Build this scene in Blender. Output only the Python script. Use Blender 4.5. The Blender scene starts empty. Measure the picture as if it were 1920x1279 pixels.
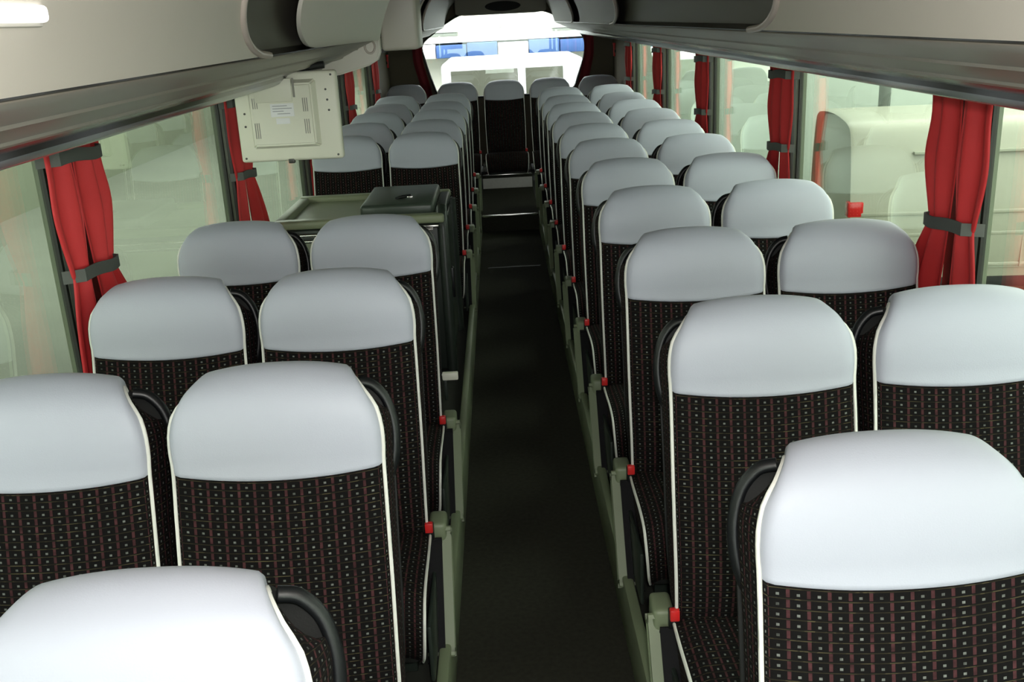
import bpy, bmesh, math, random
from mathutils import Vector, Matrix
random.seed(4)
S = bpy.context.scene
COL = S.collection

# ------------------------------------------------------------------ camera
PITCH, YAW, ROLL, FPX = .3162, .0005, .0517, 1850.0
CAM = Vector((-.046, 0.0, 1.86))
fw = Vector((math.sin(YAW)*math.cos(PITCH), math.cos(YAW)*math.cos(PITCH), -math.sin(PITCH)))
rt = Vector((math.cos(YAW), -math.sin(YAW), 0)); up = rt.cross(fw)
rt2 = math.cos(ROLL)*rt - math.sin(ROLL)*up
up2 = math.sin(ROLL)*rt + math.cos(ROLL)*up
cam = bpy.data.objects.new('camera', bpy.data.cameras.new('camera'))
M = Matrix((rt2, up2, -fw)).transposed().to_4x4(); M.translation = CAM
cam.matrix_world = M
cam.data.sensor_width = 36.0; cam.data.lens = 36.0*FPX/1920.0
cam.data.clip_start = .02; cam.data.clip_end = 200
COL.objects.link(cam); S.camera = cam

# ------------------------------------------------------------------ world, flash, exposure
W = bpy.data.worlds.new('overcast_sky'); S.world = W; W.use_nodes = True
bg = W.node_tree.nodes['Background']
bg.inputs[0].default_value = (.97, 1.0, .99, 1); bg.inputs[1].default_value = 4.4
fl = bpy.data.lights.new('camera_flash', 'POINT'); fl.energy = 52; fl.shadow_soft_size = .03
fl.color = (1.0, .98, .95)
flo = bpy.data.objects.new('camera_flash', fl); COL.objects.link(flo)
flo.location = CAM + rt2*.05 + up2*.06 + fw*.02
S.view_settings.view_transform = 'Standard'; S.view_settings.look = 'None'
S.view_settings.exposure = 0.38; S.view_settings.gamma = 1.0
S.view_settings.use_curve_mapping = False

# ------------------------------------------------------------------ materials
def mat(name, col, rough=.5, metal=0, bump=0, bscale=200, var=0, vscale=8, spec=.5, coat=0):
    m = bpy.data.materials.new(name); m.use_nodes = True
    nt = m.node_tree; b = nt.nodes['Principled BSDF']
    b.inputs['Base Color'].default_value = (*col, 1); b.inputs['Roughness'].default_value = rough
    b.inputs['Metallic'].default_value = metal; b.inputs['Specular IOR Level'].default_value = spec
    b.inputs['Coat Weight'].default_value = coat
    tc = nt.nodes.new('ShaderNodeTexCoord')
    if var:
        n = nt.nodes.new('ShaderNodeTexNoise'); n.inputs['Scale'].default_value = vscale; n.inputs['Detail'].default_value = 4
        nt.links.new(tc.outputs['Object'], n.inputs['Vector'])
        mr = nt.nodes.new('ShaderNodeMapRange'); mr.inputs['To Min'].default_value = 1-var; mr.inputs['To Max'].default_value = 1+var
        nt.links.new(n.outputs['Fac'], mr.inputs['Value'])
        mx = nt.nodes.new('ShaderNodeVectorMath'); mx.operation = 'SCALE'; mx.inputs[0].default_value = col
        nt.links.new(mr.outputs[0], mx.inputs['Scale']); nt.links.new(mx.outputs[0], b.inputs['Base Color'])
    if bump:
        n = nt.nodes.new('ShaderNodeTexNoise'); n.inputs['Scale'].default_value = bscale; n.inputs['Detail'].default_value = 3
        nt.links.new(tc.outputs['Object'], n.inputs['Vector'])
        bp = nt.nodes.new('ShaderNodeBump'); bp.inputs['Strength'].default_value = bump; bp.inputs['Distance'].default_value = .002
        nt.links.new(n.outputs['Fac'], bp.inputs['Height']); nt.links.new(bp.outputs[0], b.inputs['Normal'])
    return m

def fabric_mat(name):
    m = bpy.data.materials.new(name); m.use_nodes = True; nt = m.node_tree; b = nt.nodes['Principled BSDF']
    b.inputs['Roughness'].default_value = .9; b.inputs['Specular IOR Level'].default_value = .15
    N = nt.nodes; L = nt.links
    def mth(op, a, c=None, d=None):
        n = N.new('ShaderNodeMath'); n.operation = op
        for i, v in enumerate((a, c, d)):
            if v is None: continue
            if isinstance(v, (int, float)): n.inputs[i].default_value = v
            else: L.new(v, n.inputs[i])
        return n.outputs[0]
    uv = N.new('ShaderNodeUVMap'); sp = N.new('ShaderNodeSeparateXYZ'); L.new(uv.outputs[0], sp.inputs[0])
    nz = N.new('ShaderNodeTexNoise'); nz.inputs['Scale'].default_value = 55; nz.inputs['Detail'].default_value = 2
    L.new(uv.outputs[0], nz.inputs['Vector'])
    nb = N.new('ShaderNodeTexNoise'); nb.inputs['Scale'].default_value = 14; L.new(uv.outputs[0], nb.inputs['Vector'])
    a = mth('FRACT', mth('MULTIPLY', sp.outputs[0], 1/.0262)); bb = mth('FRACT', mth('MULTIPLY', sp.outputs[1], 1/.0165))
    red = mth('LESS_THAN', mth('ABSOLUTE', mth('SUBTRACT', a, .5)), .09)
    red = mth('MULTIPLY', red, mth('GREATER_THAN', bb, .24))
    red = mth('MULTIPLY', red, mth('MULTIPLY_ADD', nz.outputs['Fac'], 1.6, -.1))
    dot = mth('GREATER_THAN', mth('ABSOLUTE', mth('SUBTRACT', a, .5)), .42)
    dot = mth('MULTIPLY', dot, mth('LESS_THAN', mth('ABSOLUTE', mth('SUBTRACT', bb, .5)), .13))
    dot = mth('MULTIPLY', dot, mth('MULTIPLY_ADD', nz.outputs['Fac'], 2.2, -.45))
    lin = mth('LESS_THAN', mth('ABSOLUTE', mth('SUBTRACT', bb, .08)), .05)
    lin = mth('MULTIPLY', lin, mth('ADD', mth('MULTIPLY', nz.outputs['Fac'], .42), mth('MULTIPLY', mth('GREATER_THAN', nz.outputs['Fac'], .5), mth('MAXIMUM', mth('MULTIPLY_ADD', nb.outputs['Fac'], 3.0, -1.3), 0))))
    def scl(col, f):
        n = N.new('ShaderNodeVectorMath'); n.operation = 'SCALE'; n.inputs[0].default_value = col; L.new(mth('MAXIMUM', f, 0), n.inputs['Scale']); return n.outputs[0]
    def add(x, y):
        n = N.new('ShaderNodeVectorMath'); n.operation = 'ADD'
        for i, v in enumerate((x, y)):
            if isinstance(v, tuple): n.inputs[i].default_value = v
            else: L.new(v, n.inputs[i])
        return n.outputs[0]
    c = add(add(add((.0042, .0036, .0036), scl((.072, .023, .026), red)), scl((.17, .18, .165), dot)), scl((.085, .07, .035), lin))
    L.new(c, b.inputs['Base Color'])
    bp = N.new('ShaderNodeBump'); bp.inputs['Strength'].default_value = .4; bp.inputs['Distance'].default_value = .001
    L.new(mth('ADD', red, dot), bp.inputs['Height']); L.new(bp.outputs[0], b.inputs['Normal'])
    return m

def glass_mat(name, tint, base=.06):
    m = bpy.data.materials.new(name); m.use_nodes = True; nt = m.node_tree; N = nt.nodes; L = nt.links
    N.remove(N['Principled BSDF']); out = N['Material Output']
    tr = N.new('ShaderNodeBsdfTransparent'); tr.inputs[0].default_value = (*tint, 1)
    gl = N.new('ShaderNodeBsdfGlossy'); gl.inputs['Roughness'].default_value = .0; gl.inputs[0].default_value = (.92, 1, .9, 1)
    ge = N.new('ShaderNodeNewGeometry'); dt = N.new('ShaderNodeVectorMath'); dt.operation = 'DOT_PRODUCT'
    L.new(ge.outputs['Incoming'], dt.inputs[0]); L.new(ge.outputs['Normal'], dt.inputs[1])
    def mth(op, a, c):
        n = N.new('ShaderNodeMath'); n.operation = op
        for i, v in enumerate((a, c)):
            if isinstance(v, (int, float)): n.inputs[i].default_value = v
            else: L.new(v, n.inputs[i])
        return n.outputs[0]
    c = mth('ABSOLUTE', dt.outputs['Value'], 0)
    s = mth('POWER', mth('SUBTRACT', 1.0, c), 5.0)
    fac = mth('ADD', mth('MULTIPLY', s, 1-base), base)
    mx = N.new('ShaderNodeMixShader'); L.new(fac, mx.inputs[0]); L.new(tr.outputs[0], mx.inputs[1]); L.new(gl.outputs[0], mx.inputs[2])
    L.new(mx.outputs[0], out.inputs['Surface'])
    return m

MT = dict(
    leather=mat('pale_grey_leather', (.50, .52, .605), .48, bump=.12, bscale=350, var=.02, spec=.35),
    fabric=fabric_mat('woven_seat_fabric'),
    piping=mat('white_piping', (.80, .80, .74), .45),
    black=mat('black_plastic', (.007, .008, .009), .38, bump=.1, bscale=300),
    shell=mat('charcoal_shell', (.010, .011, .010), .6, bump=.1, bscale=300),
    olive=mat('grey_green_plastic', (.20, .24, .145), .45, bump=.08, bscale=250, var=.06, vscale=6),
    darkgreen=mat('dark_green_plastic', (.022, .030, .024), .4, bump=.08, bscale=250),
    cabtop=mat('olive_moulding', (.27, .30, .19), .4, var=.06),
    lidgreen=mat('green_grey_lid', (.055, .075, .058), .35, bump=.05),
    padblack=mat('black_arm_pad', (.006, .006, .007), .75, bump=.2, bscale=300, spec=.25),
    red=mat('red_button', (.62, .02, .02), .35),
    carpet=mat('aisle_carpet', (.046, .046, .035), .95, bump=.8, bscale=700, var=.35, vscale=60, spec=.1),
    platform=mat('platform_vinyl', (.03, .033, .026), .7, var=.1),
    chrome=mat('polished_nosing', (.75, .74, .70), .22, metal=1),
    riser=mat('grey_riser', (.55, .53, .52), .6, var=.1, vscale=40),
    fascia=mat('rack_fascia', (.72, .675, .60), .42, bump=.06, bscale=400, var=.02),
    fascia_lit=mat('rack_fascia_lit', (.86, .82, .74), .4, bump=.06, bscale=400),  # fascia colour lightened to look lit, for the panel turned towards the flash
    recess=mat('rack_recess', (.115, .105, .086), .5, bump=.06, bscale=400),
    rim=mat('rack_rim', (.60, .52, .47), .35),
    strip=mat('rack_service_strip', (.37, .34, .285), .36, bump=.05, bscale=300, var=.05),
    stripdark=mat('rack_groove', (.035, .032, .026), .2),
    lip=mat('rack_lip', (.22, .235, .25), .2),
    ceiling=mat('ceiling_lining', (.20, .185, .155), .6, bump=.1, bscale=300),
    brown=mat('rear_wall_lining', (.105, .088, .058), .85, bump=.2, bscale=500, var=.08),
    wall=mat('side_wall_panel', (.12, .13, .11), .7, var=.05),
    pillar=mat('window_pillar', (.15, .17, .12), .5),
    gasket=mat('window_gasket', (.012, .013, .011), .5),
    curtain=mat('red_curtain', (.70, .040, .043), .62, bump=.15, bscale=500, var=.08, vscale=12),
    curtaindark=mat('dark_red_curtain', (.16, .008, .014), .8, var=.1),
    band=mat('grey_tie_band', (.10, .108, .098), .7, bump=.2, bscale=500),
    monitor=mat('monitor_casing', (.82, .81, .68), .4, bump=.05, bscale=300),
    monshade=mat('monitor_slot', (.30, .29, .25), .5),
    label=mat('white_label', (.9, .9, .9), .5),
    ink=mat('label_ink', (.35, .35, .38), .6),
    screen=mat('screen_glass', (.01, .01, .012), .1),
    lens=mat('lamp_lens', (.92, .92, .92), .3),
    screw=mat('dark_screw', (.06, .06, .05), .4),
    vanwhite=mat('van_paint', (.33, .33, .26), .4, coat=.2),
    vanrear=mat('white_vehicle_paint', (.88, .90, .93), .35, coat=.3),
    vanline=mat('panel_gap', (.34, .35, .28), .6),
    tyre=mat('tyre_rubber', (.012, .012, .012), .8),
    tail=mat('tail_lamp', (.55, .01, .01), .15),
    tailw=mat('tail_lamp_clear', (.7, .6, .45), .2),
    ground=mat('concrete_yard', (.11, .12, .095), .9, var=.2, vscale=.8, bump=.3, bscale=30),
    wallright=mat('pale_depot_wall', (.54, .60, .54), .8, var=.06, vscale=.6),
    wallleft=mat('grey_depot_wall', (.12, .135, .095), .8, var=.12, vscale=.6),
    cream=mat('cream_building', (.92, .89, .80), .8, var=.03, vscale=.5),
    blue=mat('blue_awning', (.05, .12, .33), .6, var=.3, vscale=2),
    white=mat('white_paint', (.9, .92, .95), .5),
    darkglass=mat('vehicle_window', (.13, .135, .105), .12, var=.35, vscale=2.5),
    post=mat('steel_post', (.16, .18, .16), .5),
    carpaint=mat('dark_green_car', (.012, .03, .022), .2, coat=.5),
    speaker=mat('speaker_black', (.004, .004, .004), .8),
)
_b = MT['lens'].node_tree.nodes['Principled BSDF']; _b.inputs['Emission Color'].default_value = (1, .99, .97, 1); _b.inputs['Emission Strength'].default_value = 1.0
GL = glass_mat('green_window_glass', (.90, .95, .87), .085)
GLR = glass_mat('rear_window_glass', (.97, .99, .98), .04)

# ------------------------------------------------------------------ helpers
def link(o, parent=None):
    COL.objects.link(o)
    if parent is not None: o.parent = parent
    return o
def mesh_obj(name, verts, faces, m, parent=None, uvs=None, smooth=True, auto=None):
    me = bpy.data.meshes.new(name); me.from_pydata([tuple(v) for v in verts], [], faces); me.update()
    if uvs is not None:
        l = me.uv_layers.new(name='UVMap')
        for lp in me.loops: l.data[lp.index].uv = uvs[lp.vertex_index]
    if smooth:
        me.polygons.foreach_set('use_smooth', [True]*len(me.polygons))
        if auto: me.set_sharp_from_angle(angle=math.radians(auto))
    me.materials.append(m)
    return link(bpy.data.objects.new(name, me), parent)
def bm_obj(name, bm, m, parent=None, smooth=False, auto=35):
    bmesh.ops.recalc_face_normals(bm, faces=bm.faces)
    me = bpy.data.meshes.new(name); bm.to_mesh(me); bm.free()
    if smooth:
        me.polygons.foreach_set('use_smooth', [True]*len(me.polygons)); me.set_sharp_from_angle(angle=math.radians(auto))
    me.materials.append(m)
    return link(bpy.data.objects.new(name, me), parent)
def box(name, lo, hi, m, parent=None, bev=0, seg=2, rot=None, pivot=None):
    bm = bmesh.new(); bmesh.ops.create_cube(bm, size=1)
    for v in bm.verts:
        v.co = Vector([(lo[i]+hi[i])/2 + v.co[i]*(hi[i]-lo[i]) for i in range(3)])
    if bev: bmesh.ops.bevel(bm, geom=bm.edges[:], offset=bev, segments=seg, affect='EDGES', profile=.5)
    if rot is not None:
        bmesh.ops.rotate(bm, verts=bm.verts, cent=Vector(pivot), matrix=rot)
    return bm_obj(name, bm, m, parent, smooth=bool(bev))
def tube(name, pts, r, m, parent=None, n=8, ry=None, closed=False):
    pts = [Vector(p) for p in pts]; V = []; F = []; K = len(pts)
    nrm = None
    for i, p in enumerate(pts):
        t = (pts[min(i+1, K-1)] - pts[max(i-1, 0)])
        if closed: t = pts[(i+1) % K]-pts[(i-1) % K]
        t.normalize()
        if nrm is None:
            nrm = t.orthogonal()
        nrm = (nrm - t*nrm.dot(t)).normalized(); bn = t.cross(nrm)
        for k in range(n):
            a = 2*math.pi*k/n; V.append(p + nrm*math.cos(a)*r + bn*math.sin(a)*(ry or r))
    R = K if closed else K-1
    for i in range(R):
        for k in range(n):
            j = (i+1) % K
            F.append((i*n+k, i*n+(k+1) % n, j*n+(k+1) % n, j*n+k))
    if not closed:
        F.append(tuple(range(n-1, -1, -1))); F.append(tuple((K-1)*n+k for k in range(n)))
    return mesh_obj(name, V, F, m, parent, auto=60)
def extrude_y(name, prof, y0, y1, m, parent=None, thick=None, closed=True, auto=30, ny=1):
    """closed polygon profile (x,z) swept along Y"""
    n = len(prof); V = []; F = []
    for j in range(ny+1):
        y = y0+(y1-y0)*j/ny
        V += [(x, y, z) for x, z in prof]
    for j in range(ny):
        for i in range(n if closed else n-1):
            k = (i+1) % n
            F.append((j*n+i, j*n+k, (j+1)*n+k, (j+1)*n+i))
    if closed: F.append(tuple(range(n-1, -1, -1))); F.append(tuple(ny*n+i for i in range(n)))
    o = mesh_obj(name, V, F, m, parent, auto=auto)
    bm = bmesh.new(); bm.from_mesh(o.data); bmesh.ops.recalc_face_normals(bm, faces=bm.faces); bm.to_mesh(o.data); bm.free()
    return o
def ribbon(prof, th):
    """open polyline (x,z) -> closed thin profile of thickness th (offset on its left)"""
    P = [Vector((a, b)) for a, b in prof]; Q = []
    for i, p in enumerate(P):
        t = (P[min(i+1, len(P)-1)] - P[max(i-1, 0)]).normalized(); Q.append(p + Vector((-t.y, t.x))*th)
    return [tuple(p) for p in P] + [tuple(q) for q in reversed(Q)]
def thing(name, label, cat, loc=(0, 0, 0), rz=0, group=None):
    o = bpy.data.objects.new(name, None); o.location = loc; o.rotation_euler = (0, 0, rz); o.empty_display_size = .1
    COL.objects.link(o); tag(o, label, cat, group); return o
def tag(o, label, cat, group=None):
    o['label'] = label; o['category'] = cat
    if group: o['group'] = group
    return o
def struct(o, label=None):
    o['kind'] = 'structure'
    if label: o['label'] = label
    return o
def catmull(P, n):
    out = []
    for i in range(len(P)-1):
        p0 = P[max(i-1, 0)]; p1 = P[i]; p2 = P[i+1]; p3 = P[min(i+2, len(P)-1)]
        for k in range(n):
            t = k/n
            out.append(tuple(.5*((2*b)+(-a+c)*t+(2*a-5*b+4*c-d)*t*t+(-a+3*b-3*c+d)*t**3) for a, b, c, d in zip(p0, p1, p2, p3)))
    out.append(tuple(P[-1])); return out

# ================================================================== STRUCTURE OF THE COACH
AX = .265; PLAT = .15; YF, YB = -2.4, 11.75; WX = 1.29
struct(box('floor', (-AX, YF, -.05), (AX, 8.95, 0), MT['carpet']), 'dark carpeted aisle floor running to the rear steps')
for s, nm in ((-1, 'left'), (1, 'right')):
    a, b = sorted((s*AX, s*WX))
    struct(box('floor_platform_'+nm, (a, YF, -.05), (b, YB, PLAT), MT['platform']), 'raised dark seat platform on the %s of the aisle' % nm)
    a, b = sorted((s*(AX-.004), s*(AX+.03)))
    o = box('trim_1' if s < 0 else 'trim_2', (a, YF, 0.002), (b, 8.9, PLAT+.035), MT['olive'], bev=.008)
    struct(o, 'grey-green sill trim along the %s edge of the aisle' % nm)
    # a shallow rail for the seat feet
step1 = struct(box('floor_step', (-AX, 8.95, -.05), (AX, 10.43, PLAT), MT['carpet']), 'lower dark step at the rear of the aisle')
box('nosing', (-AX+.005, 8.935, PLAT-.012), (AX-.005, 8.975, PLAT+.004), MT['chrome'], step1, bev=.003)
step2 = struct(box('floor_step', (-AX, 10.43, -.05), (AX, YB, .30), MT['carpet']), 'upper step in front of the rear bench')
box('nosing', (-AX+.005, 10.41, .288), (AX-.005, 10.455, .304), MT['chrome'], step2, bev=.003)
box('riser_plate', (-AX+.005, 10.42, .155), (AX-.005, 10.428, .262), MT['riser'], step2)
o = box('floor_seam', (-.2, 7.55, .0), (.21, 7.565, .0025), MT['shell']); struct(o, 'thin joint strip across the dark aisle carpet')

PIL = [-2.63, -.82, .99, 2.80, 4.61, 6.42, 8.23, 10.04]
SILL, HEAD = .80, 1.72
wn = 0
for s, nm in ((-1, 'left'), (1, 'right')):
    a, b = sorted((s*WX, s*(WX+.06)))
    w = struct(box('wall_'+nm, (a, YF, -.3), (b, YB, SILL), MT['wall']), 'side wall of the coach below the %s windows' % nm)
    box('header', (a, YF, HEAD), (b, YB, 2.12), MT['wall'], w)
    box('rear_panel', (a-(.02 if s > 0 else 0), 10.10, SILL), (b+(.02 if s < 0 else 0), YB, HEAD), MT['brown'], w)
    for y in PIL[:-1]:
        box('pillar', (a, y-.03, SILL), (b, y+.03, HEAD), MT['pillar'], w, bev=.006)
    box('pillar', (a-(.02 if s > 0 else 0), 10.00, SILL), (b+(.02 if s < 0 else 0), 10.10, HEAD), MT['pillar'], w, bev=.006)
    for i in range(len(PIL)-1):
        wn += 1
        y0, y1 = PIL[i]+.03, PIL[i+1]-.03
        if i == len(PIL)-2: y1 -= .01
        p = struct(box('window_%d' % wn, (s*(WX+.03)-.003, y0, SILL), (s*(WX+.03)+.003, y1, HEAD), GL), 'green tinted side window pane on the %s, bay %d from the front' % (nm, i+1))
        # rubber gasket round the pane
        for lo, hi in (((y0, SILL), (y1, SILL+.02)), ((y0, HEAD-.02), (y1, HEAD)), ((y0, SILL), (y0+.015, HEAD)), ((y1-.015, SILL), (y1, HEAD))):
            box('gasket', (s*(WX+.03)-.008, lo[0], lo[1]), (s*(WX+.03)+.008, hi[0], hi[1]), MT['gasket'], p)
struct(box('ceiling', (-.50, YF, 2.085), (.50, YB, 2.10), MT['ceiling']), 'taupe ceiling lining over the aisle')
struct(box('ceiling_roof', (-1.36, YF, 2.12), (1.36, YB, 2.16), MT['ceiling']), 'outer roof skin of the coach')
# front end behind the photographer
wf = struct(box('wall_front', (-1.35, YF-.06, -.3), (1.35, YF, .55), MT['wall']), 'front bulkhead under the windscreen')
wn += 1
struct(box('window_%d' % wn, (-1.34, YF-.03, .55), (1.34, YF-.024, 2.12), GLR), 'windscreen at the front of the coach')
# rear wall with its window
RY = 11.62
def poly_wall(name, outer, hole, y0, y1, m, parent=None):
    bm = bmesh.new(); n = len(hole)
    # ring between outer (same count) and hole
    A = [[bm.verts.new((x, y, z)) for x, z in P] for y in (y0, y1) for P in (outer, hole)]
    for i in range(n):
        k = (i+1) % n
        bm.faces.new((A[0][i], A[0][k], A[1][k], A[1][i])); bm.faces.new((A[2][i], A[3][i], A[3][k], A[2][k]))
        bm.faces.new((A[1][i], A[1][k], A[3][k], A[3][i])); bm.faces.new((A[0][i], A[2][i], A[2][k], A[0][k]))
    return bm_obj(name, bm, m, parent)
def ring_pts(kind):
    hole = catmull([(.04+x, z) for x, z in ((0, 1.02), (.55, 1.02), (.76, 1.06), (.83, 1.2), (.91, 1.45), (.90, 1.62), (.78, 1.74), (.62, 1.85), (.42, 1.93), (0, 1.95),
            (-.42, 1.93), (-.62, 1.85), (-.78, 1.74), (-.92, 1.62), (-.90, 1.45), (-.83, 1.2), (-.76, 1.06), (-.55, 1.02), (0, 1.02))], 4)[:-1]
    outer = []
    for x, z in hole:
        dx, dz = x-.04, z-1.45
        k = min((1.5/abs(dx)) if abs(dx) > 1e-6 else 99, (.67/abs(dz)) if (abs(dz) > 1e-6 and dz > 0) else 99, (1.45/abs(dz)) if dz < -1e-6 else 99)
        outer.append((max(-1.289, min(1.289, .04+dx*k)), 1.45+dz*k))
    return hole, outer
hole, outer = ring_pts(0)
wr = struct(poly_wall('wall_rear', outer, hole, RY, RY+.08, MT['brown']), 'brown lined rear wall around the rear window')
wn += 1
V = [(x, y, z) for y in (RY+.05, RY+.055) for x, z in hole]; n = len(hole)
F = [tuple(range(n)), tuple(range(2*n-1, n-1, -1))] + [(i, n+i, n+(i+1) % n, (i+1) % n) for i in range(n)]
wnd = struct(mesh_obj('window_%d' % wn, V, F, GLR, smooth=False), 'wide clear rear window above the back bench')
tube('gasket', [(x, RY-.005, z) for x, z in hole], .012, MT['gasket'], wnd, n=6, closed=True)
# soffit over the rear seats
sf = struct(box('ceiling_soffit', (-.40, 9.3, 1.905), (.42, 11.60, 2.084), MT['ceiling'], bev=.02), 'lowered ceiling duct ahead of the rear window')
bm = bmesh.new(); bmesh.ops.create_cone(bm, cap_ends=True, segments=32, radius1=.16, radius2=.15, depth=.012)
bmesh.ops.scale(bm, verts=bm.verts, vec=(1, .27, 1)); bmesh.ops.rotate(bm, verts=bm.verts, cent=(0, 0, 0), matrix=Matrix.Rotation(math.pi/2, 3, 'X'))
bmesh.ops.translate(bm, verts=bm.verts, vec=(.03, 9.295, 1.965)); o = bm_obj('speaker_grille', bm, MT['speaker'], sf)

# ================================================================== LUGGAGE RACKS
FC = catmull([(.620, 1.800), (.606, 1.850), (.588, 1.900), (.566, 1.950), (.535, 2.005), (.485, 2.060), (.470, 2.084)], 5)
def arcY(cy, ry, cz, rz, z):
    d = (cz-z)/rz
    return cy - ry*math.sqrt(max(0, 1-d*d)) if z < cz else cy-ry
def fascia(name, s, ya, yb, m, parent, off=0.0, th=.012):
    """fascia panel whose ends may be arcs: ya / yb number or (cy,ry)"""
    V = []; F = []; ny = 10; K = len(FC)
    def ends(z):
        f = lambda e: e if isinstance(e, (int, float)) else arcY(e[0], e[1], 1.95, .15, z)
        return f(ya), f(yb)
    for layer in (0, 1):
        for i, (x, z) in enumerate(FC):
            a, b = ends(z)
            oo = off if isinstance(off, tuple) else (off, off)
            for j in range(ny+1): V.append((s*(x-(oo[0]+(oo[1]-oo[0])*j/ny)+layer*th), a+(b-a)*j/ny, z+(.0005*layer)))
    st = (ny+1)*K
    idx = lambda l, i, j: l*st+i*(ny+1)+j
    for l in (0, 1):
        for i in range(K-1):
            for j in range(ny):
                f = (idx(l, i, j), idx(l, i, j+1), idx(l, i+1, j+1), idx(l, i+1, j))
                F.append(f)
    for i in range(K-1):
        for j in (0, ny): F.append((idx(0, i, j), idx(0, i+1, j), idx(1, i+1, j), idx(1, i, j)))
    for j in range(ny):
        for i in (0, K-1): F.append((idx(0, i, j), idx(0, i, j+1), idx(1, i, j+1), idx(1, i, j)))
    o = mesh_obj(name, V, F, m, parent, auto=40)
    bm = bmesh.new(); bm.from_mesh(o.data); bmesh.ops.recalc_face_normals(bm, faces=bm.faces); bm.to_mesh(o.data); bm.free()
    return o
def rim(s, e, parent, off=0.0, r=.009):
    pts = [(s*(x-off-.002), arcY(e[0], e[1], 1.95, .15, z), z) for x, z in FC if z < 2.05]
    return tube('rim_trim', pts, r, MT['rim'], parent, n=8)
STRIP = [(.622, 1.7935), (.628, 1.788), (.640, 1.782), (.700, 1.757), (.704, 1.751), (.712, 1.751), (.775, 1.722), (.779, 1.716), (.800, 1.709)]
GROOVE = [(.800, 1.709), (.812, 1.711), (.842, 1.698), (.868, 1.688), (.878, 1.675)]
LIP = [(.878, 1.675), (.895, 1.660), (.915, 1.652), (.932, 1.656), (.945, 1.672), (1.285, 1.735)]
def rack(s, nm, label, y0, y1, panels, rims):
    t = thing('luggage_rack', label, 'luggage rack', (0, 0, 0))
    for (nm_, ya, yb, m, off) in panels: fascia(nm_, s, ya, yb, m, t, off)
    for e, off in rims: rim(s, e, t, off)
    mir = lambda P: [(s*x, z) for x, z in P]
    rec = [(.66, 1.79), (.665, 1.83), (.65, 1.90), (.62, 1.97), (.56, 2.05), (.54, 2.084)]
    extrude_y('back_panel', mir(ribbon(rec, -.012)), y0, y1, MT['recess'], t)
    extrude_y('front_edge', mir([(.6205, 1.800), (.66, 1.812), (.67, 1.80), (.66, 1.794), (.626, 1.7925)]), y0, y1, MT['stripdark'], t)
    extrude_y('service_strip', mir(ribbon(STRIP, .01)), y0, y1, MT['strip'], t)
    extrude_y('groove', mir(ribbon(GROOVE, .01)), y0, y1, MT['stripdark'], t)
    extrude_y('edge_lip', mir(ribbon(LIP, .01)), y0, y1, MT['lip'], t)
    return t
rl = rack(-1, 'left', 'taupe overhead luggage rack on the left ending in a rounded cap above the cabinet', YF, 4.93,
     [('fascia_panel', YF, (2.60, .38), MT['fascia'], 0), ('fascia_panel', (3.28, .40), 4.32, MT['fascia_lit'], (.004, .088))],
     [((2.60, .38), 0), ])
mesh_obj('panel_end', [(s_*x, y, z) for y in (4.31, 4.325) for s_ in (-1,) for x, z in [(a-.088, b) for a, b in FC] + [(a+.05, b) for a, b in reversed(FC)]], [tuple(range(2*len(FC)))[::-1], tuple(range(2*len(FC), 4*len(FC)))] + [(i, (i+1) % (2*len(FC)), 2*len(FC)+(i+1) % (2*len(FC)), 2*len(FC)+i) for i in range(2*len(FC))], MT['fascia_lit'], rl, auto=30)
# rounded end cap that closes the service strip
capP = [(-.585, 1.90), (-.600, 1.80), (-.600, 1.735), (-.615, 1.70), (-.66, 1.675), (-.80, 1.640), (-.95, 1.625), (-1.28, 1.70), (-1.28, 1.76), (-.95, 1.70), (-.80, 1.735), (-.66, 1.80), (-.64, 1.90)]
cap = extrude_y('end_cap', capP, 4.90, 4.975, MT['fascia_lit'], rl)
bm = bmesh.new(); bm.from_mesh(cap.data); bmesh.ops.bevel(bm, geom=[e for e in bm.edges if abs(e.verts[0].co.y-e.verts[1].co.y) < 1e-4], offset=.008, segments=2, affect='EDGES'); bm.to_mesh(cap.data); bm.free()
tube('cap_ring', [(-.645+.024*math.cos(a), 4.893, 1.763+.03*math.sin(a)) for a in [2*math.pi*k/20 for k in range(20)]], .005, MT['rim'], rl, closed=True, n=6)
# lamp lens on the near left fascia
lam = thing('fascia_lamp', 'white rounded lamp lens set in the near left rack fascia', 'lamp')
box('lens', (-.600, .88, 1.882), (-.578, 1.255, 1.902), MT['lens'], lam, bev=.006, seg=3)
box('housing', (-.612, .872, 1.877), (-.590, 1.263, 1.907), MT['fascia_lit'], lam, bev=.004)
tube('fixing_screw', [(-.634, 2.36, 1.825), (-.646, 2.36, 1.82)], .006, MT['rim'], rl, n=8)
# box-shaped module behind the left rack end
md = thing('ceiling_module', 'taupe box module hanging from the ceiling behind the left rack end', 'ceiling module')
box('casing', (-.600, 4.99, 1.737), (-.420, 5.30, 2.084), MT['fascia'], md, bev=.018, seg=3)
box('back_plate', (-.78, 5.06, 1.80), (-.595, 5.30, 2.084), MT['recess'], md, bev=.01)
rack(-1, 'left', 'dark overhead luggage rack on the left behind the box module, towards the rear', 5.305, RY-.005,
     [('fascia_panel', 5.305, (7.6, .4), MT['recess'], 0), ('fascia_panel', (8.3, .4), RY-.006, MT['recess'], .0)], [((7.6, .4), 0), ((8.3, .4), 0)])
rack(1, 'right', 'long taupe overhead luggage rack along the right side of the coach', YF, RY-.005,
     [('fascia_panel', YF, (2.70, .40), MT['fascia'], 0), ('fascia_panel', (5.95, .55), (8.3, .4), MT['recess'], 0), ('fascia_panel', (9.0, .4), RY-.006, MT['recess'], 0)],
     [((2.70, .40), 0), ((5.95, .55), 0), ((9.0, .4), 0)])

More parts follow.
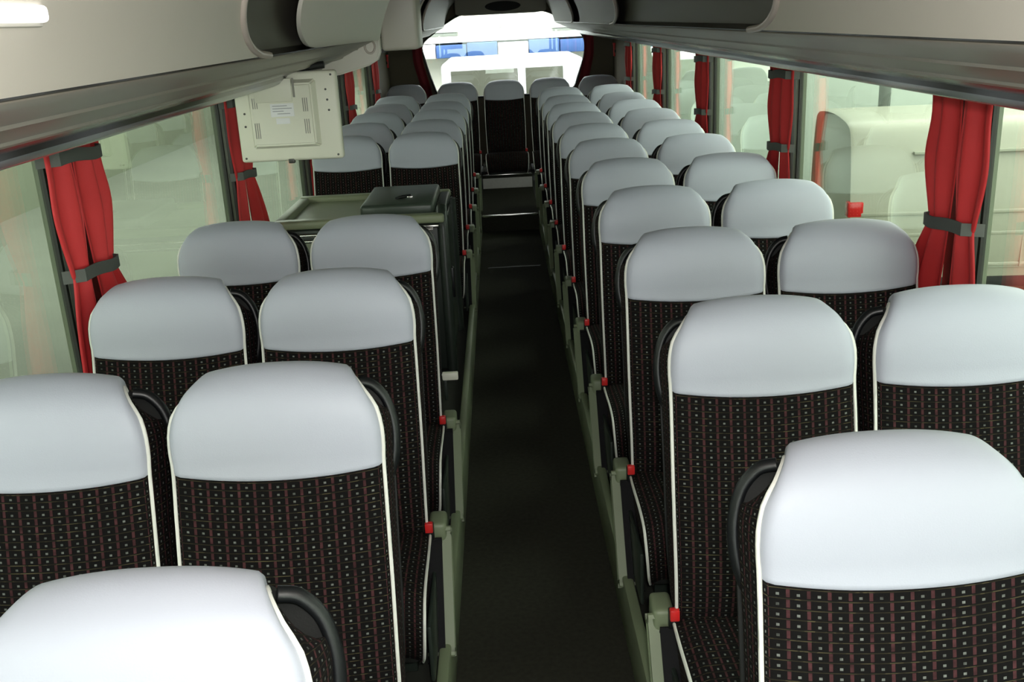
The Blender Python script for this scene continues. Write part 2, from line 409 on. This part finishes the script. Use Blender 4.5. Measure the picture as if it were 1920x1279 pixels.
# ================================================================== SEATS
ZT = 1.218
# profile of the seat back: y, z, widest half width, bulge, half width at the piped edge, set-back of the piped edge, half width of the rear gusset edge
BP = [(-.140, .400, .200, .005, .200, 0, .203), (-.178, .470, .205, .012, .205, 0, .210), (-.192, .600, .209, .020, .209, 0, .215), (-.167, .780, .211, .020, .211, 0, .218), (-.134, .930, .210, .018, .210, 0, .219),
      (-.112, 1.030, .209, .016, .209, .002, .219), (-.107, 1.070, .211, .017, .211, .003, .221), (-.101, 1.108, .209, .019, .209, .003, .220), (-.090, 1.142, .200, .023, .200, .003, .214), (-.074, 1.166, .186, .026, .182, .003, .203),
      (-.045, 1.181, .168, .027, .164, .003, .188), (-.015, 1.184, .154, .026, .151, .003, .172), (.010, 1.174, .147, .020, .144, .002, .160), (.028, 1.145, .144, .010, .142, .002, .150)]
PR = catmull(BP, 8)
ARC = [0.0]
for i in range(1, len(PR)): ARC.append(ARC[-1] + math.dist(PR[i][:2], PR[i-1][:2]))
def prof(t):
    t = max(0, min(ARC[-1], t)); i = 1
    while i < len(ARC)-1 and ARC[i] < t: i += 1
    k = (t-ARC[i-1])/max(1e-9, ARC[i]-ARC[i-1]); a, b = PR[i-1], PR[i]
    q = [a[j]+(b[j]-a[j])*k for j in range(7)]
    ty, tz = b[0]-a[0], b[1]-a[1]; l = math.hypot(ty, tz); ty /= l; tz /= l
    return q, (-tz, ty)     # values, outward normal (towards the sitter / up)
TP = ARC[5*8]; TE = ARC[-1]
def surf(t, u, lift=0.0):
    (y, z, h, g, he, e, hg), nrm = prof(t)
    a = abs(u); sg = 1 if u >= 0 else -1; U0 = .80
    if a <= U0: x = h*a/U0*.955; sb = 0
    else:
        th = (a-U0)/(1-U0)*math.pi/2
        x = h*.955 + (he-h*.955)*math.sin(th); sb = (e+.002)*math.sin(th)**1.5
    b = g*(1-a**2.4) + lift*(1-max(0, (a-U0)/(1-U0))) - sb
    return Vector((sg*x, y+nrm[0]*b, z+nrm[1]*b))
def loft(name, rows, cols, f, m, parent, uvf):
    V = []; U = []; F = []
    for i in range(rows+1):
        for j in range(cols+1):
            V.append(f(i/rows, j/cols)); U.append(uvf(i/rows, j/cols))
    for i in range(rows):
        for j in range(cols):
            q = i*(cols+1)+j; F.append((q, q+1, q+cols+2, q+cols+1))
    return mesh_obj(name, V, F, m, parent, U)
def tpad(u): return TP - .024*(1-u*u)
def depth(t): return .085 if t < TP-.1 else .085+.02*math.sin(math.pi*min(1, (t-TP+.1)/(TE-TP+.1)))-.060*min(1, (t-TP+.1)/(TE-TP+.1))**2
CP = catmull([(-.545, .300, .205, .0), (-.585, .345, .214, .004), (-.600, .410, .220, .006), (-.588, .462, .223, .008), (-.545, .492, .223, .010), (-.45, .497, .222, .008),
              (-.32, .485, .220, .004), (-.20, .470, .216, .0), (-.12, .462, .21, .0)], 4)
def seat_back(t, s, rearbench):
    loft('back_cushion', 26, 20, lambda a, b: surf(a*tpad(b*2-1), b*2-1), MT['fabric'], t, lambda a, b: ((b*2-1)*.21, a*TP))
    # headrest: front skin standing proud, with a turned-under lower hem
    def hr(a, b):
        u = b*2-1; t0 = tpad(u)
        if a < .06: return surf(t0+.002*a/.06, u, .0005+.007*(a/.06))
        k = (a-.06)/.94; return surf(t0+.002+(TE-t0-.002)*k, u, .0075 + .004*math.sin(math.pi*min(1, k*1.6)) if k < .6 else .0075)
    loft('headrest', 34, 26, hr, MT['leather'], t, lambda a, b: (b, a))
    # side gussets in fabric
    for e in (-1, 1):
        def sd(a, b):
            tt = .01+a*(TE-.02); p = surf(tt, e); (y, z, h, g, he, ee, hg), nr = prof(tt); d = depth(tt)*b
            return Vector((p.x+(e*hg-p.x)*math.sin(b*math.pi/2)**.8, p.y-nr[0]*d, p.z-nr[1]*d))
        loft('side_gusset', 30, 4, sd, MT['fabric'], t, lambda a, b: (b*.085+.005, a*TE))
        tube('piping', [surf(.03+(TE-.05)*k/44, e*1.0)+Vector((e*.002, -.002, .001)) for k in range(45)], .0042, MT['piping'], t, n=6)
    # moulded rear shell
    SH = catmull([(-.045, .42, .196), (-.055, .60, .212), (-.035, .80, .216), (.0, .96, .217), (.020, 1.07, .210), (.032, 1.12, .190), (.034, 1.145, .150), (.034, 1.156, .13)], 4)
    V = []; F = []; C = 10
    for k, (y, z, h) in enumerate(SH):
        for l in (0, 1):
            for j in range(C+1):
                u = j/C*2-1; V.append((u*h, y+.004+l*(.03-.022*abs(u)**3)*(1 if k < len(SH)-2 else .3), z))
    st = 2*(C+1)
    for k in range(len(SH)-1):
        for j in range(C):
            for l in (0, 1):
                q = k*st+l*(C+1)+j; F.append((q, q+1, q+1+st, q+st))
        for j in (0, C):
            q = k*st+j; F.append((q, q+C+1, q+C+1+st, q+st))
    for k in (0, len(SH)-1):
        for j in range(C):
            q = k*st+j; F.append((q, q+1, q+C+2, q+C+1))
    o = mesh_obj('back_shell', V, F, MT['shell'], t, auto=50)
    bm = bmesh.new(); bm.from_mesh(o.data); bmesh.ops.recalc_face_normals(bm, faces=bm.faces); bm.to_mesh(o.data); bm.free()
    if not rearbench:
        # grab handle on the aisle-side shoulder
        H = catmull([(.155, .016, 1.156), (.182, .024, 1.146), (.207, .026, 1.114), (.220, .020, 1.072), (.224, .012, 1.030), (.219, .002, .985), (.206, -.008, .945)], 5)
        tube('grab_handle', [(s*x, y, z) for x, y, z in H], .0115, MT['black'], t, n=10, ry=.0085)
def seat_base(t, s, floor, kind):
    def cs(a, b):
        i = a*(len(CP)-1); k = min(int(i), len(CP)-2); f = i-k
        y, z, h, g = (CP[k][j]+(CP[k+1][j]-CP[k][j])*f for j in range(4)); u = b*2-1
        return Vector((u*h, y, z+g*(1-u*u)-.012*max(0, (abs(u)-.8)/.2)**2))
    loft('seat_cushion', 28, 12, cs, MT['fabric'], t, lambda a, b: ((b*2-1)*.22, a*.62))
    for e in (0, 1):
        tube('cushion_piping', [cs(k/30*.92, e) for k in range(31)], .0040, MT['piping'], t, n=6)
        sg = 1 if e else -1
        V = []; F = []; K = 26
        for k in range(K+1):
            p = cs(k/K, e); V.append(p); V.append((p.x-sg*.012, max(p.y, -.57), .33 if p.z > .34 else p.z-.005))
        for k in range(K): F.append((2*k, 2*k+2, 2*k+3, 2*k+1))
        mesh_obj('cushion_side', V, F, MT['fabric'], t, [(p[1], p[2]) for p in [Vector(v) for v in V]])
    box('seat_pan', (-.20, -.55, .285), (.20, -.06, .345), MT['shell'], t, bev=.012)
    if kind == 'bench':
        box('bench_base', (-.235, -.50, floor), (.235, .0, .30), MT['shell'], t, bev=.01)
    else:
        for x in (-.15, .15):
            box('leg', (x-.022, -.40, floor), (x+.022, -.16, .30), MT['darkgreen'], t, bev=.006)
    # belt buckle at the aisle side of the cushion
    bk = box('belt_buckle', (s*.214-.013, -.190, .440), (s*.214+.013, -.168, .492), MT['black'], t, bev=.004)
    box('release_button', (s*.214-.0115, -.199, .468), (s*.214+.0115, -.180, .498), MT['red'], bk, bev=.003)
    if kind == 'aisle':
        a = .235*s
        # hinge housing and the folded-down arm
        hg = box('armrest_hinge', (a-.026, -.165, .400), (a+.026, -.075, .478), MT['olive'], t, bev=.012, seg=3)
        P0 = Vector((0, -.128, .440)); P1 = Vector((0, -.325, .150)); d = (P1-P0).normalized(); nrm = Vector((0, d.z, -d.y))
        if nrm.y > 0: nrm = -nrm
        def arm(name, x0, x1, n0, n1, l0, l1, m, bev, par):
            bm = bmesh.new(); bmesh.ops.create_cube(bm, size=1); L = (P1-P0).length
            for v in bm.verts:
                l = l0+(l1-l0)*(v.co.z+.5); n_ = n0+(n1-n0)*(v.co.y+.5); x = x0+(x1-x0)*(v.co.x+.5)
                v.co = P0 + d*(l*L) + nrm*n_ + Vector((x, 0, 0))
            bmesh.ops.bevel(bm, geom=bm.edges[:], offset=bev, segments=3, affect='EDGES')
            return bm_obj(name, bm, m, par, smooth=True)
        ar = arm('armrest', a-.024, a+.024, -.030, .022, .02, .98, MT['olive'], .014, t)
        arm('arm_pad', a-.003-.027*(s > 0), a+.003+.027*(s < 0), -.012, .036, .10, 1.04, MT['padblack'], .009, ar)
        box('side_cover', (s*.222-.006, -.50, .19), (s*.222+.006, -.10, .36), MT['darkgreen'], t, bev=.005)
ORD = ['first', 'second', 'third', 'fourth', 'fifth', 'sixth', 'seventh', 'eighth', 'ninth', 'tenth', 'eleventh']
def make_proto(s, kind):
    t = bpy.data.objects.new('coach_seat', None); t.empty_display_size = .1; COL.objects.link(t)
    seat_back(t, s, kind == 'bench'); seat_base(t, s, PLAT if kind != 'bench' else .302, kind)
    return t
def dup(o, parent=None):
    c = o.copy(); COL.objects.link(c); c.parent = parent
    for ch in list(o.children): dup(ch, c)
    return c
PROTO = {}
def seat(s, kind, x, y, dz, label, group):
    k = (s, kind)
    if k not in PROTO: PROTO[k] = o = make_proto(s, kind)
    else: o = dup(PROTO[k])
    o.location = (x, y, dz); o.rotation_euler = (0, 0, math.radians(random.uniform(-.5, .5)))
    tag(o, label, 'seat', group); return o
XA, XW, YR, YL, DP = .5257, .9957, 2.2261, 1.9184, .80
G1 = 'coach seats facing the camera'
base = 'coach seat with pale grey headrest, '
for k in range(11):
    y = YR+(k-1)*DP; dz = 0 if k < 10 else .014
    seat(-1, 'aisle', XA, y, dz, base+'right aisle column, %s row from the camera' % ORD[k], G1)
    if k > 0: seat(-1, 'window', XW, y, dz, base+'right window column, %s row from the camera' % ORD[k], G1)
for k in range(4):
    y = YL+(k-1)*DP
    seat(1, 'aisle', -XA, y, 0, base+'left aisle column, %s row from the camera' % ORD[k], G1)
    if k > 0: seat(1, 'window', -XW, y, 0, base+'left window column, %s row from the camera' % ORD[k], G1)
for k in range(5):
    y = YR+(k+5)*DP; dz = 0 if k < 4 else .008
    seat(1, 'aisle', -XA, y, dz, base+'left aisle column, %s row behind the cabinet' % ORD[k], G1)
    seat(1, 'window', -XW, y, dz, base+'left window column, %s row behind the cabinet' % ORD[k], G1)
for x, w in ((-1.04, 'far left end'), (-.49, 'second from the left'), (.01, 'middle seat facing down the aisle'), (.505, 'second from the right'), (1.03, 'far right end')):
    seat(1, 'bench', x, 10.98, .015, 'rear bench seat below the rear window, '+w, 'rear bench seats')

# ================================================================== CABINET
cb = thing('galley_cabinet', 'dark green low cabinet with olive tray top behind the fourth left row', 'cabinet', (0, 0, 0))
box('body', (-1.17, 4.80, PLAT), (-.36, 5.52, .925), MT['darkgreen'], cb, bev=.02, seg=3)
box('front_panel', (-1.12, 4.785, .45), (-.45, 4.80, .86), MT['cabtop'], cb, bev=.006)
rimP = MT['cabtop']
box('tray_rim', (-1.185, 4.765, .925), (-.345, 4.84, .968), rimP, cb, bev=.012, seg=3)
box('tray_rim', (-1.185, 5.47, .925), (-.345, 5.54, .968), rimP, cb, bev=.012, seg=3)
box('tray_rim', (-1.185, 4.84, .925), (-1.125, 5.47, .966), rimP, cb, bev=.012, seg=3)
box('tray_rim', (-.40, 4.84, .925), (-.345, 5.47, .966), MT['darkgreen'], cb, bev=.012, seg=3)
box('tray', (-1.13, 4.83, .92), (-.76, 5.48, .940), rimP, cb)
lid = box('lid', (-.77, 4.90, .925), (-.40, 5.50, 1.005), MT['lidgreen'], cb, bev=.018, seg=3)
tube('latch', [(-.60, 5.05, 1.008), (-.57, 5.08, 1.012), (-.53, 5.10, 1.012)], .008, MT['black'], lid)
box('latch_tip', (-.545, 5.065, 1.005), (-.515, 5.10, 1.014), MT['chrome'], lid, bev=.003)
for z in (.898, .868):
    tube('rail', [(-1.15, 4.758, z), (-.80, 4.756, z), (-.40, 4.758, z)], .008, MT['chrome'], cb)
box('chrome_tab', (-.465, 4.757, .905), (-.372, 4.768, .919), MT['chrome'], cb, bev=.003)
tube('corner_post', [(-.355, 4.80, PLAT), (-.355, 4.80, .90), (-.357, 4.82, .95), (-.36, 4.88, .975)], .028, MT['darkgreen'], cb, n=12)
tube('corner_post', [(-.345, 5.50, PLAT), (-.345, 5.50, .92)], .028, MT['darkgreen'], cb, n=12)
box('side_door', (-.358, 4.88, .20), (-.343, 5.45, .90), MT['darkgreen'], cb, bev=.008)
box('door_grip', (-.343, 4.93, .50), (-.322, 4.96, .66), MT['black'], cb, bev=.006)
fr = thing('footrest_latch', 'small light grey latch plate beside the fourth left row seat at the aisle', 'latch', (-.285, 3.55, .57))
box('plate', (-.032, -.010, -.014), (.028, .012, .016), MT['monitor'], fr, bev=.004)
box('pivot', (-.040, -.004, -.010), (-.028, .010, .010), MT['chrome'], fr, bev=.002)
box('stem', (-.030, .002, -.10), (-.016, .012, .0), MT['darkgreen'], fr, bev=.003)

# ================================================================== CURTAINS
def cloth(name, s, y0, nfold, prof_, m, parent, amp=.016, ph=0):
    """gathered cloth: prof_ = list of (z, centre offset, half width)"""
    P = catmull(prof_, 6); C = 40; V = []; F = []
    for l in (0, 1):
        for (z, c, h) in P:
            for j in range(C+1):
                u = j/C*2-1
                a = amp*min(1.2, h/.09)
                x = s*(1.250 - a*math.sin(nfold*math.pi*u+ph)*.8 - a*.5*math.sin(2.3*nfold*u+1+ph) - .012*math.cos(u*1.5)) + l*s*.004
                V.append((x, y0+c+u*h, z))
    R = len(P); st = R*(C+1)
    for l in (0, 1):
        for i in range(R-1):
            for j in range(C):
                q = l*st+i*(C+1)+j; F.append((q, q+1, q+C+2, q+C+1))
    for i in range(R-1):
        for j in (0, C):
            q = i*(C+1)+j; F.append((q, q+C+1, q+C+1+st, q+st))
    for i in (0, R-1):
        for j in range(C):
            q = i*(C+1)+j; F.append((q, q+1, q+1+st, q+st))
    o = mesh_obj(name, V, F, m, parent)
    return o
def band(name, s, y0, y1, z0, z1, parent, h=.036):
    # flat strap wrapped round the cloth
    V = []; F = []; K = 14
    for k in range(K+1):
        u = k/K; y = y0+(y1-y0)*u; z = z0+(z1-z0)*u + .006*math.sin(u*6)
        bulge = 1.250-.030-.014*math.sin(u*math.pi)+ (.05 if k in (0, K) else 0)
        for dx, dz in ((0, -h/2), (0, h/2), (.004, h/2), (.004, -h/2)): V.append((s*(bulge+dx), y, z+dz))
    for k in range(K):
        for i in range(4): F.append((4*k+i, 4*k+(i+1) % 4, 4*k+4+(i+1) % 4, 4*k+4+i))
    F += [(3, 2, 1, 0), tuple(4*K+i for i in range(4))]
    mesh_obj(name, V, F, MT['band'], parent, auto=40)
CN = ['nearest', 'second', 'third', 'fourth', 'fifth']
for s, nm in ((-1, 'left'), (1, 'right')):
    for i, yp in enumerate(PIL[3:]):
        if True:
            t = thing('window_curtain', 'red curtain gathered with grey bands on the %s side, %s from the camera' % (nm, CN[i]), 'curtain', (0, 0, 0), 0, 'red window curtains')
            jit = random.uniform(-.01, .01)
            xa, xb = sorted((s*1.268, s*1.286)); box('pillar_strap', (xa, yp-.085, .83), (xb, yp+.085, 1.70), MT['gasket'], t, bev=.004)
            # near half (towards the camera) and far half
            cloth('curtain_cloth', s, yp, 2, [(1.70, -.095, .085), (1.54, -.088, .080), (1.40, -.088, .092), (1.25, -.078, .062), (1.22, -.075, .058), (1.10, -.09, .075), (.95, -.10, .085), (.83, -.10, .09)], MT['curtain'], t, ph=.4)
            cloth('curtain_cloth', s, yp, 2, [(1.70, .105, .085), (1.54, .085, .080), (1.40, .096, .090), (1.25, .085, .062), (1.22, .085, .058), (1.10, .13, .09), (.95, .18, .12), (.83, .22, .14)], MT['curtain'], t, ph=1.9)
            band('tie_band', s, yp-.139, yp+.150, 1.238, 1.228, t)
            if not (s > 0 and i == 0): band('top_band', s, yp-.168, yp+.166, 1.560, 1.556, t)
for s, nm in ((-1, 'left'), (1, 'right')):
    t = thing('window_curtain', 'dark red curtain hanging at the %s edge of the rear window' % nm, 'curtain', (0, 0, 0), 0, 'rear window curtains')
    P = catmull([(1.64, .965), (1.45, .965), (1.3, .935), (1.15, .90), (1.0, .88)], 4); V = []; F = []; C = 12
    for l in (0, 1):
        for z, c in P:
            for j in range(C+1):
                u = j/C*2-1; V.append((s*(c+u*.055)+.03, RY-.03-.012*math.sin(5*u)-l*.004, z))
    st = len(P)*(C+1)
    for l in (0, 1):
        for i in range(len(P)-1):
            for j in range(C):
                q = l*st+i*(C+1)+j; F.append((q, q+1, q+C+2, q+C+1))
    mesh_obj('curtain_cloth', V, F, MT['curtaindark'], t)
    tube('heading_rod', [(s*.89+.03, RY-.03, 1.645), (s*1.04+.03, RY-.03, 1.645)], .008, MT['band'], t)
    hm = thing('emergency_hammer', 'small red emergency hammer on the brown panel at the rear %s' % nm, 'hammer', (s*1.255, 11.35, 1.47))
    box('handle', (-.010, -.012, -.07), (.010, .012, .06), MT['red'], hm, bev=.004)
    box('head', (-.012, -.035, .05), (.012, .035, .072), MT['red'], hm, bev=.004)
    box('holder', (-.012 if s < 0 else .0, -.02, -.03), (.0 if s < 0 else .012, .02, .0), MT['shell'], hm, bev=.002)

# ================================================================== MONITOR
MN = thing('hanging_monitor', 'beige monitor seen from behind, hanging under the left rack', 'monitor', (-.885, 4.0, 1.53), math.radians(-1.0))
mx, mz = .205, .172
box('casing', (-mx, .006, -mz), (mx, .05, mz), MT['monitor'], MN, bev=.012, seg=3)
box('screen', (-mx+.025, .05, -mz+.025), (mx-.025, .053, mz-.025), MT['screen'], MN)
# rear bulge: a frustum
bm = bmesh.new(); bmesh.ops.create_cube(bm, size=1)
for v in bm.verts:
    f = 1.0 if v.co.y > 0 else .88
    v.co = Vector((-.012+v.co.x*.275*f*1.0, .010-(.5-v.co.y)*.042, .012+v.co.z*.265*f))
bmesh.ops.bevel(bm, geom=bm.edges[:], offset=.006, segments=2, affect='EDGES')
bl = bm_obj('rear_cover', bm, MT['monitor'], MN, smooth=True)
for x, z, hh in ((-.105, .060, .020), (-.105, -.045, .030), (.092, .048, .026), (.092, -.035, .028)):
    for q in (-1, 0, 1):
        box('vent_slot', (x-.012+q*.008, -.0335, z-hh), (x-.009+q*.008, -.0305, z+hh), MT['monshade'], bl)
box('cable_door', (-.115, -.038, .062), (.035, -.029, .150), MT['monitor'], bl, bev=.004)
box('cable_slot', (.038, -.0345, .078), (.046, -.0310, .150), MT['monshade'], bl)
lb = box('rating_label', (-.056, -.0342, .006), (.036, -.0325, .056), MT['label'], bl)
for k, (a, b) in enumerate(((-.048, .01), (-.048, .028), (-.048, -.005), (-.03, .02))):
    box('print_line', (a, -.0349, .046-.010*k), (b, -.0341, .0485-.010*k), MT['ink'], lb)
box('lower_label', (-.038, -.0340, -.022), (.016, -.0325, .000), MT['label'], bl)
for x, z in ((-.185, -.155), (.185, -.155), (.185, .155), (.160, .10), (.163, .06), (.166, .02), (-.170, .02), (-.172, -.03)):
    tube('screw', [(x, .010, z), (x, .0035, z)], .0045, MT['screw'], MN, n=8)
box('release_catch', (-.018, .004, -mz-.010), (.006, .03, -mz+.008), MT['screw'], MN, bev=.003)
tube('hinge_bar', [(-.12, .03, mz), (.16, .03, mz+.02)], .014, MT['shell'], MN)

# ================================================================== OUTSIDE
GZ = -1.15
struct(box('ground', (-40, -30, GZ-.2), (40, 60, GZ), MT['ground']), 'grey concrete yard outside the coach')
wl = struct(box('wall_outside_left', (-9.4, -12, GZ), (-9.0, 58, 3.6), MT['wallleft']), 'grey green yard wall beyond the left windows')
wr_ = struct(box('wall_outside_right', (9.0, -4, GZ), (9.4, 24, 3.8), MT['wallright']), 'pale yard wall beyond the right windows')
struct(box('wall_outside_rear', (1.8, 13.4, GZ), (9.0, 13.7, 3.8), MT['wallright']), 'pale yard wall behind the cream van')
struct(box('ceiling_sky_blocker', (-5.5, -1.0, 3.3), (2.7, 11.5, 3.5), MT['ceiling']), 'unseen canopy added over the coach to block skylight')  # added out of view to cut the skylight entering the side windows
# cream van standing across the yard on the right
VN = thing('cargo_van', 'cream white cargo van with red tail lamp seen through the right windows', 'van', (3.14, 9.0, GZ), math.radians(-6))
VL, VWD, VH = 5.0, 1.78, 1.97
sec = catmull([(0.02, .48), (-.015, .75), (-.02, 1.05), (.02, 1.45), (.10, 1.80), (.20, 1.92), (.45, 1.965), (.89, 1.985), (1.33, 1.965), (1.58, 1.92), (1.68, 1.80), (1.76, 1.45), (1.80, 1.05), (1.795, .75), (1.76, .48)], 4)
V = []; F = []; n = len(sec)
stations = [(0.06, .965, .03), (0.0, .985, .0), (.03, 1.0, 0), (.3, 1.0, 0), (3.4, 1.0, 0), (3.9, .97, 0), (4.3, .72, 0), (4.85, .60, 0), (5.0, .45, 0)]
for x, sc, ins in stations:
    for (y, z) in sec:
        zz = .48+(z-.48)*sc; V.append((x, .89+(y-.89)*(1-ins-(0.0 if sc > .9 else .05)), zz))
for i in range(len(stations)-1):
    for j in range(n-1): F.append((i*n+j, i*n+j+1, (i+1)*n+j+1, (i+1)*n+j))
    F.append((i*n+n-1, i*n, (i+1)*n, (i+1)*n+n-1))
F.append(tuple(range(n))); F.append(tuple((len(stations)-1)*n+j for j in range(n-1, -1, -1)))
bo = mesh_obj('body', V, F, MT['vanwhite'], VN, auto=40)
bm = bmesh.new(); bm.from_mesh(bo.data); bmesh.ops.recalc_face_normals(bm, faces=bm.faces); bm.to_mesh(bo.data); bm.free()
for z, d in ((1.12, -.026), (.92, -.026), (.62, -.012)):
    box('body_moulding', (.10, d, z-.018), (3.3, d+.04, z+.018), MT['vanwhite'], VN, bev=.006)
    box('panel_gap', (.10, d+.006, z-.030), (3.3, d+.03, z-.019), MT['vanline'], VN)
for x in (1.55, 2.75):
    box('door_gap', (x, -.024 if x > 0 else 0, .60), (x+.012, .02, 1.2), MT['vanline'], VN)
box('panel_crease', (.55, .012, 1.655), (3.0, .07, 1.675), MT['vanline'], VN)
tl = box('tail_lamp', (-.02, -.022, 1.10), (.12, .10, 1.24), MT['tail'], VN, bev=.012)
box('reverse_lamp', (-.012, -.018, 1.02), (.10, .09, 1.095), MT['tailw'], VN, bev=.01)
box('bumper', (-.12, -.02, .42), (.12, 1.80, .62), MT['tyre'], VN, bev=.04, seg=3)
box('sill', (.1, .0, .40), (4.6, .10, .50), MT['tyre'], VN, bev=.01)
box('rear_door_handle', (-.022, .80, 1.02), (.0, .96, 1.06), MT['vanline'], VN, bev=.006)
for x in (.95, 3.95):
    for y in (.04, 1.58):
        bm = bmesh.new(); bmesh.ops.create_cone(bm, cap_ends=True, segments=28, radius1=.33, radius2=.33, depth=.2)
        bmesh.ops.bevel(bm, geom=bm.edges[:], offset=.03, segments=2, affect='EDGES')
        bmesh.ops.rotate(bm, verts=bm.verts, cent=(0, 0, 0), matrix=Matrix.Rotation(math.pi/2, 3, 'X')); bmesh.ops.translate(bm, verts=bm.verts, vec=(x, y+.08, .33))
        bm_obj('wheel', bm, MT['tyre'], VN, smooth=True)
ps = thing('steel_post', 'thin dark grey steel post standing behind the cream van', 'post', (4.62, 12.2, GZ))
tube('shaft', [(0, 0, 0), (0, 0, 3.0)], .07, MT['post'], ps, n=12); box('foot', (-.12, -.12, 0), (.12, .12, .02), MT['post'], ps)
# white vehicle behind the coach
RV = thing('white_vehicle', 'bright white vehicle with two rear door windows parked behind the coach', 'van', (.19, 16.0, GZ))
box('body', (-1.12, 0, .35), (1.12, 2.6, 2.39), MT['vanrear'], RV, bev=.09, seg=4)
for x0, x1 in ((-.97, .08), (.20, .79)):
    f = box('door_frame', (x0-.03, -.012, 1.38), (x1+.03, .02, 2.30), MT['vanrear'], RV, bev=.008)
    box('door_window', (x0, -.018, 1.42), (x1, -.004, 2.26), MT['darkglass'], f, bev=.01)
box('bumper', (-1.14, -.10, .38), (1.14, .1, .62), MT['tyre'], RV, bev=.03)
for x in (-1.0, 1.0):
    for y in (.6, 2.0):
        bm = bmesh.new(); bmesh.ops.create_cone(bm, cap_ends=True, segments=24, radius1=.35, radius2=.35, depth=.22)
        bmesh.ops.bevel(bm, geom=bm.edges[:], offset=.03, segments=2, affect='EDGES')
        bmesh.ops.rotate(bm, verts=bm.verts, cent=(0, 0, 0), matrix=Matrix.Rotation(math.pi/2, 3, 'Y')); bmesh.ops.translate(bm, verts=bm.verts, vec=(x, y, .35))
        bm_obj('wheel', bm, MT['tyre'], RV, smooth=True)
    box('tail_lamp', (x-.06, -.015, .9), (x+.06, .02, 1.25), MT['tail'], RV, bev=.01)
# cream building with blue awning far behind
BD = thing('yard_building', 'cream building with a blue awning far behind the rear window', 'building', (0, 27, GZ))
box('wall', (-5.5, .8, 0), (5.5, 5, 7), MT['cream'], BD)
for k in range(12):
    x = -4.8+.8*k
    box('awning_panel', (x, -.5, 2.10), (x+.78, .8, 2.42+.03*(k % 2)), MT['blue'] if k % 3 else MT['white'], BD, bev=.02)
box('awning_board', (-5, -.3, 2.47), (5.0, .8, 2.62), MT['cream'], BD, bev=.01)
for sx, x0, x1, zb in ((-1, -3.2, -1.05, 2.42), (1, 1.45, 3.6, 2.40)):
    for k in range(4):
        box('side_roof_slat', (x0, .2-.05*k, zb+.10*(3-k)), (x1, .8, zb+.10*(3-k)+.085), MT['post'] if k % 2 else MT['wallright'], BD, bev=.01)
box('wall_plate', (.04, .76, 2.76), (.24, .80, 2.84), MT['post'], BD)
# dark green car beyond the left windows
CR = thing('parked_car', 'dark green car parked beyond the nearest left window', 'car', (-5.6, 3.3, GZ), math.radians(90))
def loft_x(name, stations, m, parent):
    V = []; F = []; n = len(stations[0][1])
    for x, P in stations: V += [(x, y, z) for y, z in P]
    for i in range(len(stations)-1):
        for j in range(n): F.append((i*n+j, i*n+(j+1) % n, (i+1)*n+(j+1) % n, (i+1)*n+j))
    F.append(tuple(range(n))); F.append(tuple((len(stations)-1)*n+j for j in range(n-1, -1, -1)))
    o = mesh_obj(name, V, F, m, parent, auto=50)
    bm = bmesh.new(); bm.from_mesh(o.data); bmesh.ops.recalc_face_normals(bm, faces=bm.faces); bm.to_mesh(o.data); bm.free(); return o
def carsec(h, w): return [(-w, .25), (-w-.03, .5), (-w, h-.08), (-w+.12, h), (w-.12, h), (w, h-.08), (w+.03, .5), (w, .25)]
loft_x('body', [(-2.1, carsec(.62, .72)), (-2.0, carsec(.80, .82)), (-.9, carsec(.92, .85)), (1.3, carsec(.95, .85)), (1.95, carsec(.92, .82)), (2.05, carsec(.7, .75))], MT['carpaint'], CR)
loft_x('cabin', [(-1.0, [(-.78, .88), (-.76, .90), (.76, .90), (.78, .88)]), (-.3, [(-.76, .88), (-.60, 1.38), (.60, 1.38), (.76, .88)]), (.9, [(-.76, .88), (-.60, 1.40), (.60, 1.40), (.76, .88)]), (1.6, [(-.76, .88), (-.72, .94), (.72, .94), (.76, .88)])], MT['screen'], CR)
for x in (-1.3, 1.3):
    for y in (-.78, .78):
        bm = bmesh.new(); bmesh.ops.create_cone(bm, cap_ends=True, segments=24, radius1=.31, radius2=.31, depth=.2)
        bmesh.ops.rotate(bm, verts=bm.verts, cent=(0, 0, 0), matrix=Matrix.Rotation(math.pi/2, 3, 'X')); bmesh.ops.translate(bm, verts=bm.verts, vec=(x, y, .31))
        bm_obj('wheel', bm, MT['tyre'], CR, smooth=True)
